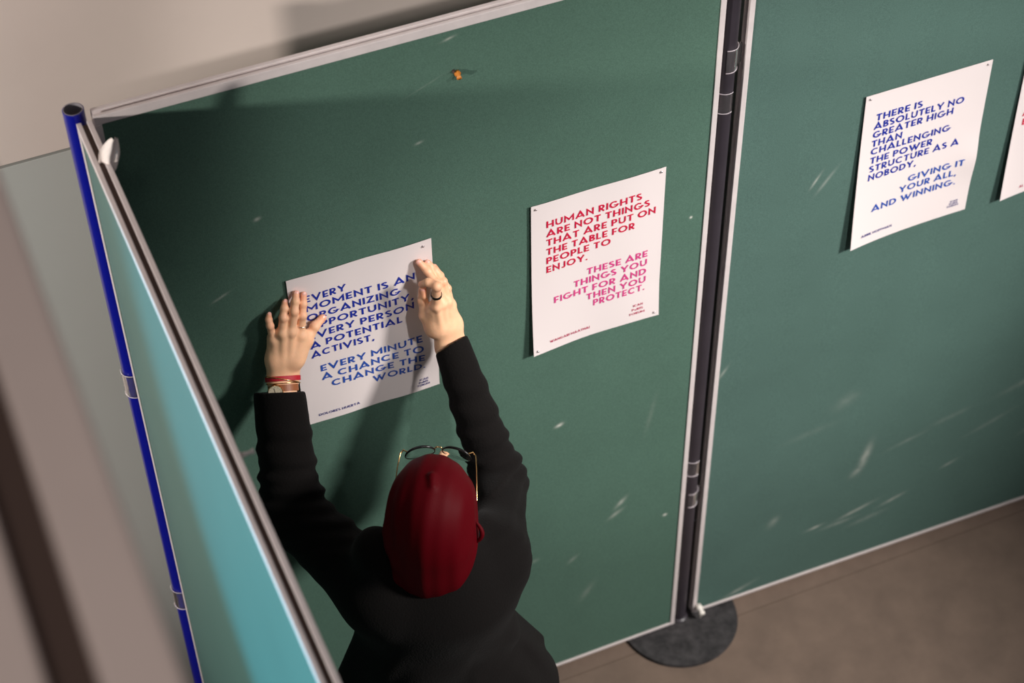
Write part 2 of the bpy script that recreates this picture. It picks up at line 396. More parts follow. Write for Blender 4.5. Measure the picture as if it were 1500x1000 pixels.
p2, pl2 = poster('poster in crimson and pink capitals on the middle board, about human rights',
   (.6513,0,1.6615), 0, 0, .297, .42,
   lambda u, v: .001+.012*(1-u)**3*v**3+.010*max(0,v-.75)**1.3*u**4*4+.0015*math.sin(5*u+1)**2,
   [('quote_text','red',C_,[("HUMAN RIGHTS",33,244.5,-68),("ARE NOT THINGS",33,263.5,-93),("THAT ARE PUT ON",33,278,-118),("THE TABLE FOR",33,231,-143.5),("PEOPLE TO",33,177.5,-168),("ENJOY.",33,126,-193)]),
    ('second_text','pink',C_,[("THESE ARE",125.5,264.5,-236),("THINGS YOU",95.5,264,-261),("FIGHT FOR AND",50,263,-286.5),("THEN YOU",125.5,263,-310.5),("PROTECT.",141.5,261,-333)]),
    ('logo_text','redink',.0062,[("ICAN",236,258.5,-375),("P^RIS",233,259,-386.5),("FORUM",227.5,263,-398)]),
    ('signature_text','redink',.0068,[("WANGARI MAATHAI",39,134,-397.5)])], 1)
ux = math.cos(RA); 
def on_right(x, z): return (x, .011+math.tan(RA)*(x-1.116), z)
p3, pl3 = poster('poster in blue capitals on the right board, about greater high and winning',
   on_right(1.410,1.684), RA, .022, .301, .430,
   lambda u, v: .001+.016*(1-u)**3*(.3*v+.7*v*v)+.006*g2(u,v,1,.63,.16,.12),
   [('quote_text','blue',C_,[("THERE IS",30,141,-74),("ABSOLUTELY NO",27,245,-97.5),("GREATER HIGH",27,222,-121),("THAN",27,100.5,-145.5),("CHALLENGING",27,221.5,-167.5),("THE POWER",28,181,-193),("STRUCTURE AS A",28,250,-217),("NOBODY,",28,147,-241)]),
    ('second_text','blue2',C_,[("GIVING IT",133,272.5,-283),("YOUR ALL,",114,257,-309),("AND WINNING.",46,259.5,-337)]),
    ('logo_text','ink',.0055,[("ICAN",256.6,275.2,-393.5),("P^RIS",255,276.6,-400.5),("FORUM",250.8,278.8,-407.5)]),
    ('signature_text','ink',.0068,[("ABBIE HOFFMAN",26.3,106.6,-405)])], 1)
p4, pl4 = poster('poster with red letters cut off by the right edge of the picture',
   on_right(1.800,1.690), RA, .004, .297, .422,
   lambda u, v: .001+.014*(1-u)**3*(.3*v+.7*v*v),
   [('quote_text','red',C_,[("A",17,35,-186),("E",21,31,-212)]),
    ('signature_text','redink',.0068,[("AL",50,62,-404)])], 1)
def pin(label, pos, group=None, nrm=(0,-1,0)):
    r = thing('drawing_pin', label, 'pin', tuple(pos), group)
    p = np.array(pos, float); n_ = np.array(nrm, float)
    MB().tube([p+n_*.0002, p+n_*.0012, p+n_*.0024, p+n_*.003], [.0027,.0029,.0022,.0006], 14).build('pin_head', M_pin, r, smooth=True)
    MB().tube([p-n_*.0035, p+n_*.0006], .0006, 6).build('pin_shaft', M_pin, r)
for (pl, w, h, who, cs) in ((pl1,.297,.42,'blue poster held by the person',('tr',)),
                            (pl2,.297,.42,'crimson and pink poster',('tl','tr','bl','br')),
                            (pl3,.301,.430,'blue poster on the right board',('tl','tr'))):
    for c in cs:
        x = .010 if 'l' in c else w-.011; z_ = -.009 if 't' in c else -h+.012
        if pl is pl1: x, z_ = w-.018, -.014
        pin('grey pin at the %s corner of the %s' % ({'tl':'top left','tr':'top right','bl':'bottom left','br':'bottom right'}[c], who), pl(x, z_, .0004))

# ------------------------------------------------------------------ small things on the boards
r = thing('pushpin', 'orange push pin high on the middle board near its top edge', 'pin', (.509,0,2.04))
MB().tube([(.509,.003,2.04),(.509,-.003,2.040),(.509,-.006,2.039),(.508,-.012,2.037)],[.0058,.0062,.0036,.0050],12).build('pin_head', M_orange, r, smooth=True)
MB().tube([(.503,.004,2.046),(.500,-.004,2.047)],[.003,.002],8).build('pin_stub', M_raildark, r, smooth=True)
r = thing('pushpin', 'white push pin at the lower left corner of the right board', 'pin', (1.128,.01,.045))
MB().tube([(1.131,.011,.047),(1.131,-.003,.047),(1.131,-.006,.047),(1.130,-.014,.046),(1.130,-.019,.046)],[.009,.009,.0055,.0085,.0075],14).build('pin_head', M_whiteplastic, r, smooth=True)
MB().tube([(1.129,-.010,.036),(1.128,-.013,.026)],[.005,.0015],8).build('pin_tip', M_whiteplastic, r, smooth=True)
r = thing('pushpin', 'white push pin stuck in the inner rail of the side board', 'pin', (-.139,-.80,2.150))
MB().tube([(-.141,-.80,2.147),(-.133,-.80,2.147),(-.128,-.80,2.147),(-.121,-.80,2.148)],[.0045,.0030,.0025,.0048],12).build('pin_head', M_whiteplastic, r, smooth=True)
# torn scrap of paper standing up from behind the inner rail of the side board, near the corner
V = []; Fc = []; nn, mm_ = 9, 13
s0, s1 = bp(152,247,-.118), bp(169,202,-.120); sdr = bp(176,232,-.119)-bp(150,217,-.119); sdr /= np.linalg.norm(sdr)
for e in (0, .0008):
    for j in range(mm_+1):
        for i in range(nn+1):
            a = i/nn*2-1; t = j/mm_
            wd = .0185*(.35+.75*math.sin(math.pi*min(1, t*.86+.10))**.8)
            V.append(tuple(s0+(s1-s0)*t+sdr*(a*wd+.001*math.sin(11*t))+np.array([0, -.006*math.sin(3*t+2*a)-.003*math.sin(6*a+5*t)-e, -.003*a*a+.0012*math.sin(9*a)])))
q = (nn+1)*(mm_+1)
for j in range(mm_):
    for i in range(nn):
        a = j*(nn+1)+i; Fc += [(a,a+nn+1,a+nn+2,a+1),(q+a,q+a+1,q+a+nn+2,q+a+nn+1)]
V2 = V; mesh_o = mesh('paper_scrap', V2, Fc, M_tissue, None, smooth=True, origin=(-.13,-.08,2.15))
tag(mesh_o, 'crumpled white scrap of paper tucked in the corner between side board and middle board', 'paper')

# ------------------------------------------------------------------ gallery railing in the foreground (out of focus)
rl = thing('gallery_railing', 'pale blurred handrail in the left foreground, close to the camera', 'railing', (-.43,-2.0,2.1))
ZR = 3.2
MB().box((-.443,-3.4,ZR-.03),(-.391,-.9,ZR)).build('handrail', M_rail, rl, bevel=.006)
MB().box((-.60,-3.4,ZR-.03),(-.474,-.9,ZR)).build('inner_rail', M_rail, rl, bevel=.006)
MB().box((-.474,-3.4,ZR-.032),(-.443,-.9,ZR-.026)).build('rail_channel', M_raildark, rl)

# ================================================================== signed distance modelling
f32 = np.float32
def caps(P, a, b, ra, rb, sc=None):
    a = np.asarray(a, f32); b = np.asarray(b, f32)
    if sc is not None:
        sc = np.asarray(sc, f32); P = P*sc; a = a*sc; b = b*sc
    ab = b-a; t = np.clip(((P-a)@ab)/max(ab@ab, 1e-12), 0, 1)
    d = P-a-t[:, None]*ab
    return np.sqrt((d*d).sum(1))-(ra+(rb-ra)*t)
def ell(P, c, r, R=None):
    q = P-np.asarray(c, f32)
    if R is not None: q = q@np.asarray(R, f32)
    r = np.asarray(r, f32)
    k0 = np.sqrt(((q/r)**2).sum(1)); k1 = np.sqrt(((q/(r*r))**2).sum(1))+1e-9
    return k0*(k0-1)/k1
def smin(a, b, k):
    h = np.maximum(k-np.abs(a-b), 0)/k
    return np.minimum(a, b)-h*h*k*.25
def smax(a, b, k): return -smin(-a, -b, k)
def nets(fn, lo, hi, h):
    lo = np.array(lo, float); hi = np.array(hi, float); n = np.ceil((hi-lo)/h).astype(int)+1
    ax = [lo[i]+h*np.arange(n[i]) for i in range(3)]
    Fv = np.empty(n, f32)
    YY, ZZ = np.meshgrid(ax[1], ax[2], indexing='ij'); yz = np.stack([YY.ravel(), ZZ.ravel()], 1).astype(f32)
    step = max(1, int(400000/len(yz)))
    for i in range(0, n[0], step):
        xs = ax[0][i:i+step]; P = np.empty((len(xs)*len(yz), 3), f32)
        P[:, 0] = np.repeat(xs, len(yz)); P[:, 1:] = np.tile(yz, (len(xs), 1))
        Fv[i:i+step] = fn(P).reshape(len(xs), n[1], n[2])
    I = Fv < 0
    c = np.zeros(n-1, np.int8)
    offs = [(a, b, d) for a in (0, 1) for b in (0, 1) for d in (0, 1)]
    for a, b, d in offs: c += I[a:n[0]-1+a, b:n[1]-1+b, d:n[2]-1+d]
    act = (c > 0) & (c < 8); idx = np.argwhere(act); ids = -np.ones(n-1, np.int64); ids[tuple(idx.T)] = np.arange(len(idx))
    acc = np.zeros((len(idx), 3)); cnt = np.zeros(len(idx))
    for o1 in offs:
        for k in range(3):
            if o1[k]: continue
            o2 = list(o1); o2[k] = 1
            f1 = Fv[tuple((idx+o1).T)]; f2 = Fv[tuple((idx+o2).T)]
            mk = (f1 < 0) != (f2 < 0); t = np.where(mk, f1/np.where(mk, f1-f2, 1), 0)
            p = np.tile(np.array(o1, float), (len(idx), 1)); p[:, k] += t
            acc += p*mk[:, None]; cnt += mk
    V = lo+(idx+acc/cnt[:, None])*h
    Q = []
    for k in range(3):
        o = [0,0,0]; o[k] = 1; sl = [slice(1, n[j]-1) for j in range(3)]; sl[k] = slice(0, n[k]-1)
        sl2 = list(sl); sl2[k] = slice(1, n[k])
        a = I[tuple(sl)]; b = I[tuple(sl2)]
        e = np.argwhere(a != b)
        if not len(e): continue
        base = e+np.array([s_.start for s_ in sl]); flip = a[tuple(e.T)]
        u, v = [(1,2),(2,0),(0,1)][k]
        du = np.zeros(3, int); du[u] = 1; dv = np.zeros(3, int); dv[v] = 1
        q = np.stack([ids[tuple((base-du-dv).T)], ids[tuple((base-dv).T)], ids[tuple(base.T)], ids[tuple((base-du).T)]], 1)
        q[~flip] = q[~flip][:, ::-1]
        Q.append(q)
    return V, np.concatenate(Q)
def npmesh(name, V, Q, material, parent, smooth_it=0):
    me = bpy.data.meshes.new(name)
    me.vertices.add(len(V)); me.vertices.foreach_set('co', np.asarray(V, f32).ravel())
    me.loops.add(len(Q)*4); me.loops.foreach_set('vertex_index', np.asarray(Q, np.int32).ravel())
    me.polygons.add(len(Q)); me.polygons.foreach_set('loop_start', np.arange(0, len(Q)*4, 4, dtype=np.int32))
    me.update(calc_edges=True); me.validate(); me.materials.append(material); me.shade_smooth()
    o = link(name, me, parent)
    if smooth_it:
        s_ = o.modifiers.new('smooth', 'SMOOTH'); s_.iterations = smooth_it; s_.factor = .5
    return o
def A3(*v): return np.array(v, float)

# ------------------------------------------------------------------ person: joints
HC = A3(.260, -.445, 1.408)                       # head centre
TH, PT = math.radians(-26), math.radians(12)
Rz = np.array([[math.cos(TH),-math.sin(TH),0],[math.sin(TH),math.cos(TH),0],[0,0,1]]); Rx = np.array([[1,0,0],[0,math.cos(PT),-math.sin(PT)],[0,math.sin(PT),math.cos(PT)]])
RH_ = Rz@Rx
def HL(*v): return HC+RH_@np.array(v, float)
def toH(P): return ((P-HC.astype(f32))@RH_.astype(f32))
LS, RS = A3(.130,-.455,1.245), A3(.372,-.455,1.230)
LE, RE = bp(428,748,-.235), bp(730,702,-.235)
LW, RW = bp(414,556,-.052), bp(660,506,-.066)
HIP = A3(.258,-.49,.84)
def J(*l): return [bp(u, v, y) for u, v, y in l]
LH = dict(
 little=(J((400,496,-.026),(395.5,477,-.027),(393.6,468,-.019),(393.8,462,-.012)), (.0080,.0070,.0064,.0056)),
 ring=(J((413,487,-.033),(415,465,-.031),(416.5,451,-.021),(417.2,443,-.012)), (.0090,.0079,.0071,.0062)),
 middle=(J((426.5,484,-.036),(431,456,-.033),(432.8,441,-.022),(433.5,430,-.012)), (.0094,.0083,.0075,.0066)),
 index=(J((440,489,-.034),(442.8,462,-.031),(444,445,-.021),(444.8,431.5,-.012)), (.0092,.0079,.0071,.0063)),
 thumb=(J((432,524,-.046),(449,499,-.034),(461,478,-.024),(472.5,465.5,-.013)), (.0135,.0110,.0092,.0075)))
RH = dict(
 middle=(J((647,443,-.062),(638.5,414,-.050),(625.5,396,-.026),(614,384,-.013)), (.0094,.0084,.0078,.0068)),
 ring=(J((654.5,440,-.054),(649,412,-.044),(637,396,-.024),(626.5,384.5,-.012)), (.0090,.0079,.0073,.0064)),
 little=(J((660,446,-.043),(655.5,422,-.034),(645,403,-.022),(636.5,390.5,-.012)), (.0082,.0070,.0064,.0056)),
 index=(J((638.5,447,-.070),(639.5,419,-.082),(627,413.5,-.066),(617.5,416.5,-.052)), (.0098,.0092,.0080,.0068)),
 thumb=(J((634,480,-.058),(622.5,461,-.048),(619,440,-.040),(619,424,-.036)), (.0125,.0105,.0092,.0078)))
def hand_sdf(H, W_, E_, order):
    def fn(P):
        d = None
        ax = (E_-W_)/np.linalg.norm(E_-W_)
        fore = caps(P, W_+ax*.004, W_+ax*.10, .0245, .033)
        palm = fore
        side = np.cross(ax, A3(0,-1,0)); side /= np.linalg.norm(side)
        mcps = [H[k][0][0] for k in order]
        root = [W_+side*s_ for s_ in (-.016,-.006,.006,.016)]
        if np.linalg.norm(mcps[0]-root[0]) > np.linalg.norm(mcps[0]-root[3]): root = root[::-1]
        for q, r0 in zip(mcps, root):
            palm = smin(palm, caps(P, q+A3(0,.003,0), r0, .0112, .0165), .014)
        # flesh between the metacarpals
        palm = smin(palm, caps(P, mcps[0]*.5+root[0]*.5, mcps[3]*.5+root[3]*.5, .0135, .0135), .02)
        tj = H['thumb'][0]
        palm = smin(palm, caps(P, tj[0], tj[1], .0135, .0110), .018)
        palm = smin(palm, caps(P, tj[0], mcps[-1]*.55+tj[1]*.45, .012, .0095), .018)
        d = palm
        for k in H:
            j, rr = H[k]
            fd = None
            for a in range(1 if k == 'thumb' else 0, 3):
                s_ = caps(P, j[a], j[a+1], rr[a], rr[a+1]); fd = s_ if fd is None else smin(fd, s_, .0035)
            for a in (1, 2):   # knuckle swelling
                fd = smin(fd, ell(P, j[a]+A3(0,-.0012,.0004), [rr[a]*1.05]*3), .003)
            d = smin(d, fd, .0055 if k != 'thumb' else .008)
        # knuckle bumps, tendons
        for q, r0 in zip(mcps, root):
            d = smin(d, ell(P, q+A3(0,-.0040,.001), [.0085]*3), .008)
            d = smin(d, caps(P, q+A3(0,-.0082,-.002), q*.45+r0*.55+A3(0,-.0105,0), .0030, .0020), .008)
        return d
    pts = np.array([p for k in H for p in H[k][0]]+[W_, W_+(E_-W_)*.35])
    return fn, pts.min(0)-.042, pts.max(0)+.042

def body_fn(P):
    Pw = P; P = toH(P)
    d = ell(P, A3(0,-.012,.03), (.074,.090,.088))
    d = smin(d, ell(P, A3(.002,.030,-.045), (.058,.062,.075)), .04)               # face and jaw
    d = smin(d, ell(P, A3(.003,.080,-.098), (.020,.016,.015)), .02)               # chin
    nb = A3(.004,.092,.002)
    d = smin(d, caps(P, nb, nb+A3(.004,.040,-.026), .007, .0105), .010)              # nose
    d = smin(d, caps(P, A3(-.03,.072,.018), A3(.036,.072,.018), .010, .010), .014)  # brow
    for s_ in (-1, 1):
        d = smax(d, -ell(P, A3(.003+s_*.031,.096,-.004), (.014,.012,.009)), .010)  # eye socket
        d = smin(d, ell(P, A3(s_*.062,-.005,-.015), (.009,.018,.028)), .008)       # ears
    d = smin(d, ell(P, A3(.005,.094,-.058), (.022,.008,.005)), .006)               # upper lip
    d = smin(d, ell(P, A3(.005,.092,-.068), (.019,.008,.005)), .005)               # lower lip
    P = Pw
    NK = A3(.268,-.480,1.26)
    d = smin(d, caps(P, HL(0,-.02,-.06), NK, .052, .055), .03)
    tor = caps(P, A3(.258,-.480,1.14), HIP+A3(0,0,.12), .098, .098, (.86,1.15,1))
    tor = smin(tor, caps(P, LS, RS, .045, .045), .08)
    tor = smin(tor, caps(P, HIP+A3(-.06,0,.02), HIP+A3(.06,0,.02), .115, .115), .06)
    d = smin(d, tor, .04)
    for Sj, Ej, Wj in ((LS, LE, LW), (RS, RE, RW)):
        d = smin(d, caps(P, Sj, Ej, .044, .036), .03)
        d = smin(d, caps(P, Ej, Ej+(Wj-Ej)*.86, .036, .026), .02)
    for s_ in (-1, 1):
        hp = HIP+A3(s_*.085,0,-.02); kn = A3(.265+s_*.10,-.475,.45); an = A3(.265+s_*.11,-.50,.09)
        d = smin(d, caps(P, hp, kn, .085, .055), .04)
        d = smin(d, caps(P, kn, an, .053, .034), .02)
        d = smin(d, caps(P, an+A3(0,-.015,-.045), an+A3(s_*.015,.15,-.058), .032, .024), .03)
    return d

me_root = thing('person', 'person in a dark red headscarf and black jacket, arms raised to pin a poster', 'person', (.265,-.49,0))
M_skin = mat('skin', lin(246,192,152), .5, sss=.15, bump=.12, bscale=260, var=.05, vscale=60)
M_jacket = mat('black_knit', lin(14,11,10), .9, bump=.6, bscale=260, spec=.14, sheen=.03)
M_scarf = mat('dark_red_satin', lin(84,0,10), .6, bump=.12, bscale=400, spec=.1, sheen=.0)
M_trouser = mat('dark_trousers', lin(20,19,22), .9)
M_shoe = mat('black_leather', lin(16,15,15), .45)
M_gold = mat('gold_metal', lin(225,180,120), .22, 1)
M_silver = mat('silver_metal', lin(225,215,205), .2, 1)
M_blk = mat('black_acetate', lin(10,10,12), .3)
M_lens = mat('spectacle_lens', (1,1,1,1), .02, trans=1)

# tint: finger tips and knuckles slightly redder (the skin's own colour)
def redness(me_obj, hot):
    me = me_obj.data; n = len(me.vertices); c = np.empty(n*3, f32); me.vertices.foreach_get('co', c); c = c.reshape(-1, 3)+np.array(me_root.location, f32)
    v = np.zeros(n, f32)
    for p, r_, s_ in hot: v = np.maximum(v, s_*np.exp(-((c-np.asarray(p, f32))**2).sum(1)/(r_*r_)))
    at = me.attributes.new('blush', 'FLOAT', 'POINT'); at.data.foreach_set('value', v)
N = M_skin.node_tree.nodes; L = M_skin.node_tree.links
at = N.new('ShaderNodeAttribute'); at.attribute_name = 'blush'
mx = N.new('ShaderNodeMix'); mx.data_type = 'RGBA'; L.new(at.outputs['Fac'], mx.inputs['Factor'])
L.new(N[M_skin['mix']].outputs[2], mx.inputs[6]); mx.inputs[7].default_value = lin(226,130,104); L.new(mx.outputs[2], N['Principled BSDF'].inputs['Base Color'])

V, Q = nets(body_fn, (-.1,-.66,-.01), (.66,.02,1.60), .0085)
Vs, Qs = [V], [Q]; nV = len(V)
FNS = []
order = ('little','ring','middle','index')
for H, W_, E_ in ((LH, LW, LE), (RH, RW, RE)):
    fn, lo, hi = hand_sdf(H, W_, E_, order)
    FNS.append(fn)
    v, q = nets(fn, lo, hi, .00135)
    Vs.append(v); Qs.append(q+nV); nV += len(v)
body = npmesh('body', np.concatenate(Vs), np.concatenate(Qs), M_skin, me_root, 1)
hot = []
for H in (LH, RH):
    for k in H:
        j, rr = H[k]; hot += [(j[3], .013, .55), (j[2], .010, .25), (j[1], .011, .35)]
hot += [(HC+A3(.01,.12,-.035), .02, .4)]
redness(body, hot)

# finger nails
M_nail = mat('nail', lin(238,176,160), .25, coat=.4)
def nail(j, rr, up, off=0):
    d = (j[3]-j[2])/np.linalg.norm(j[3]-j[2]); up = np.array(up, float); up -= d*(up@d); up /= np.linalg.norm(up); sd = np.cross(d, up)
    c = j[3]+up*(rr[3]*.86)+d*.0005; V = []; Fc = []; n1, n2 = 6, 6
    for a in range(n1+1):
        for b in range(n2+1):
            u_ = a/n1*2-1; v_ = b/n2*2-1
            x = u_*rr[3]*.70*math.sqrt(max(0, 1-.45*v_**4)); V.append(c+d*(v_*.0052)+sd*x+up*(.0009-.0016*u_*u_-.0010*(v_*v_)))
    for a in range(n1):
        for b in range(n2):
            i = a*(n2+1)+b; Fc.append((i, i+1, i+n2+2, i+n2+1))
    mesh('fingernail', V, Fc, M_nail, me_root, smooth=True)
for k in LH: nail(*LH[k], (0,-1,.25))
for k in ('middle','ring','little'): nail(*RH[k], (0.1,-1,.25))
nail(*RH['thumb'], (-.5,-1,.3))

# ------------------------------------------------------------------ clothing
def sleeve(P, Sj, Ej, cuff, rs, re, rc, seed):
    up = caps(P, Sj, Ej, rs, re); lo = caps(P, Ej, cuff, re, rc)
    d = smin(up, lo, .03)
    # compression folds, strongest round the elbow
    ax = (cuff-Ej)/np.linalg.norm(cuff-Ej); t = (P-Ej.astype(f32))@ax.astype(f32)
    w = np.exp(-((t-.02)/.10)**2)
    ang = (P[:, 0]*31+P[:, 2]*23)
    d = d-.0034*w*np.sin(t*210+ang*.55+seed)-.0022*np.sin(t*95+ang+seed*2)*np.clip((t+.1)*8, 0, 1)*np.clip((np.linalg.norm(cuff-Ej)*.8-.05-t)*30, 0, 1)
    return d
LC = bp(409,574,-.070); RC = bp(661,504,-.072)
LN = UP*.98-RT*.03; LN /= np.linalg.norm(LN); RN = UP*.85-RT*.53; RN /= np.linalg.norm(RN)
def jacket_fn(P):
    tor = caps(P, A3(.248,-.475,1.185), A3(.245,-.49,1.03), .142, .136, (.92,1.25,1))
    tor = smin(tor, caps(P, A3(.245,-.49,1.04), A3(.250,-.49,.84), .140, .222, (.92,1.30,1)), .03)
    tor = smin(tor, caps(P, LS+A3(.02,0,0), RS-A3(.02,0,0), .070, .070), .08)
    tor = smin(tor, caps(P, A3(.268,-.50,1.20), A3(.268,-.48,1.31), .10, .062), .05)     # collar mass
    # back folds
    tor = tor-.004*np.sin(P[:, 2]*60+12*np.abs(P[:, 0]-.27)*6+2*np.sin(P[:, 0]*30))*np.exp(-((P[:, 2]-1.0)/.14)**2)
    tor = tor+.006*np.exp(-((P[:, 0]-.285)/.006)**2)*(P[:, 1] < -.5)*np.clip((1.0-P[:, 2])*6, 0, 1)   # centre vent
    d = smin(tor, sleeve(P, LS, LE, LC+(LC-LE)*.25, .070, .060, .0485, 1.), .045)
    d = smin(d, sleeve(P, RS, RE, RC+(RC-RE)*.25, .068, .054, .0325, 2.2), .045)
    # pointed hem on the right hip
    d = smin(d, caps(P, A3(.335,-.47,1.07), A3(.474,-.45,.885), .050, .006), .03)
    d = smin(d, caps(P, A3(.15,-.47,1.17), A3(.062,-.45,.98), .05, .03), .03)
    d = smin(d, ell(P, bp(553,806,-.45), (.042,.05,.040)), .055)
    # open cuffs
    for cpos, Ej, Wj, ri, nn_ in ((LC, LE, LW, .0375, LN), (RC, RE, RW, .0275, RN)):
        ax = ((cpos-Ej)/np.linalg.norm(cpos-Ej)).astype(f32)
        near = np.sqrt(((P-cpos.astype(f32))**2).sum(1))
        pl = (P-cpos.astype(f32))@nn_.astype(f32)
        d = np.where(near < .12, smax(d, pl, .003), d)
        d = np.where(near < .12, np.maximum(d, -caps(P, cpos-ax*.04, cpos+ax*.04, ri, ri)), d)
    d = np.maximum(d, (.70-P[:, 2])+.015*np.sin(P[:, 0]*20))
    return d
V, Q = nets(jacket_fn, (-.12,-.72,.66), (.62,.03,1.56), .0044)
jacket = npmesh('jacket', V, Q, M_jacket, me_root, 3)
for k in range(3):
    c = LC+(LE-LC)/np.linalg.norm(LE-LC)*(.012+.014*k)+A3(.034,-.028,.012)
    if k == 0: 
        b_ = MB().tube([c-A3(.001,-.002,0), c+A3(.002,-.003,.001)], [.0045,.004], 12).build('cuff_button', M_blk, me_root, smooth=True)

def trousers_fn(P):
    d = caps(P, HIP+A3(-.06,0,0), HIP+A3(.06,0,0), .125, .125)
    for s_ in (-1, 1):
        hp = HIP+A3(s_*.085,0,-.02); kn = A3(.265+s_*.10,-.475,.45); an = A3(.265+s_*.11,-.50,.09)
        d = smin(d, caps(P, hp, kn, .098, .070), .04); d = smin(d, caps(P, kn, an, .070, .058), .02)
    d = d-.003*np.sin(P[:, 2]*70+8*np.sin(P[:, 0]*14))
    return np.maximum(d, .065-P[:, 2])
V, Q = nets(trousers_fn, (-.02,-.70,.04), (.56,-.30,1.0), .008)
npmesh('trousers', V, Q, M_trouser, me_root, 1)
for s_ in (-1, 1):
    an = A3(.265+s_*.11,-.50,.09)
    def shoe_fn(P, an=an, s_=s_):
        d = caps(P, an+A3(0,-.02,-.04), an+A3(s_*.015,.16,-.058), .044, .036)
        d = smin(d, caps(P, an+A3(0,-.01,-.02), an+A3(0,-.01,.02), .044, .044), .03)
        return np.maximum(d, .001-P[:, 2])
    V, Q = nets(shoe_fn, an-A3(.1,.1,.095), an+A3(.1,.24,.1), .005)
    npmesh('shoe', V, Q, M_shoe, me_root, 1)

# ------------------------------------------------------------------ headscarf
def scarf_fn(P):
    P = toH(P)
    d = ell(P, A3(0,-.010,.030), (.082,.104,.096))
    d = smin(d, ell(P, A3(.002,.025,-.045), (.072,.068,.090)), .04)
    d = smin(d, ell(P, A3(-.006,-.060,-.040), (.086,.070,.090)), .05)       # hair and folds at the back
    d = smin(d, ell(P, A3(-.008,-.078,-.085), (.062,.052,.062)), .05)
    d = smin(d, caps(P, A3(0,.0,-.12), A3(0,.0,-.17), .075, .09), .05)
    # pleats running from the brow over the crown to the nape
    x = P[:, 0]; yb = -P[:, 1]
    d = d-.0010*np.sin(x*95+1.8*np.sin(yb*14)+1.0)*np.clip(yb*9+.6, 0, 1)-.0006*np.sin(x*210+yb*30)
    sd = np.clip((-x-.045)*30, 0, 1)+.5*np.clip((x-.055)*30, 0, 1)
    d = d-.0024*sd*np.sin(P[:, 2]*120+yb*75)
    d = d+.0035*np.exp(-((x+.6*yb+.020)/.008)**2)*np.clip((yb-.05)*18, 0, 1)*np.clip((.13-yb)*18, 0, 1)
    d = smin(d, caps(P, A3(.004,.010,.126), A3(.007,-.012,.127), .0045, .003), .012)
    # opening for the face
    face = ell(P, A3(.004,.135,-.030), (.060,.070,.080))
    return smax(d, -face, .008)
V, Q = nets(scarf_fn, HC-A3(.18,.26,.33), HC+A3(.18,.20,.18), .0032)
scarf = npmesh('headscarf', V, Q, M_scarf, me_root, 1)
# loose loop of the scarf over the right ear
lp = [HL(.078+.016*math.sin(math.pi*i/14)**.8, -.055+.030*i/14-.004*math.sin(math.pi*i/14), -.015+.035*i/14) for i in range(15)]
MB().tube(lp, [.002+.0025*math.sin(math.pi*i/14) for i in range(15)], 10).build('scarf_fold', M_scarf, me_root, smooth=True)

# ------------------------------------------------------------------ eyes and glasses
M_eye = mat('eye_white', lin(235,230,226), .2); M_iris = mat('iris', lin(60,38,26), .2)
for s_ in (-1, 1):
    c = HL(.003+s_*.031,.083,-.004)
    e = MB(); prof = [(.0115*math.sin(math.pi*i/12), .0115*-math.cos(math.pi*i/12)) for i in range(13)]
    e.lathe(c, prof, 20); eo = e.build('eyeball', M_eye, me_root, smooth=True)
    MB().tube([c+RH_@A3(0,.0100,0), c+RH_@A3(0,.0119,0)], [.0055,.0045], 14).build('iris', M_iris, me_root, smooth=True)
GC = HL(.003,.118,.012)
def GL(*v): return GC+RH_@np.array(v, float)
gl = thing('glasses_tmp', '', '', tuple(GC)); 
for k in ('label','category'): del gl[k]
gl.name = 'glasses'; gl.parent = me_root; gl.location = Vector(GC)-me_root.location
M_lens.node_tree.nodes['Principled BSDF'].inputs['IOR'].default_value = 1.02
def build_g(mb, name, mt, **k):
    return mb.build(name, mt, gl, **k)
# parts of the glasses live one level under the person
for s_ in (-1, 1):
    cx_ = s_*.0345
    P_ = []
    for i in range(28):
        w = 2*math.pi*i/28; c, s2 = math.cos(w), math.sin(w)
        px = .0275*c*(1+.04*s2); pz = .0215*s2*(1 if s2 > 0 else .95)+.004*max(0, c*s_)*max(0, s2)
        P_.append(GL(cx_+px, -.0007*((cx_+px)/.01)**2*.6, pz+.008))
    top = P_[-3:]+P_[:18]
    build_g(MB().tube(P_, .0009, 8, closed=True), 'rim', M_blk, smooth=True)
    brow = [P_[i] for i in range(0, 15)]
    build_g(MB().tube(brow, [.0012+.0014*math.sin(math.pi*i/14) for i in range(15)], 8), 'brow_bar', M_blk, smooth=True)
    c0 = sum(P_)/28; Vv = [c0]+[c0+(p-c0)*.98 for p in P_]; Vb = [v+RH_@A3(0,-.0012,0) for v in Vv]
    Fc = [(0, 1+i, 1+(i+1) % 28) for i in range(28)]+[(29, 30+(i+1) % 28, 30+i) for i in range(28)]+[(1+i, 30+i, 30+(i+1) % 28, 1+(i+1) % 28) for i in range(28)]
    build_g(MB().add(Vv+Vb, Fc), 'lens', M_lens, smooth=True)
    hx = GL(s_*.0655,-.006,.018)
    tp = [P_[3 if s_ > 0 else 11], hx, GL(s_*.071,-.013,.017), GL(s_*.0745,-.04,.014), GL(s_*.078,-.10,.006), GL(s_*.078,-.125,-.01)]
    build_g(MB().tube(tp, [.0012,.0016,.0014,.0011,.0011,.0011], 8), 'temple', M_gold, smooth=True)
build_g(MB().tube([GL(-.0085,0,.014), GL(-.004,.003,.018), GL(.004,.003,.018), GL(.0085,0,.014)], .0013, 8), 'bridge', M_gold, smooth=True)

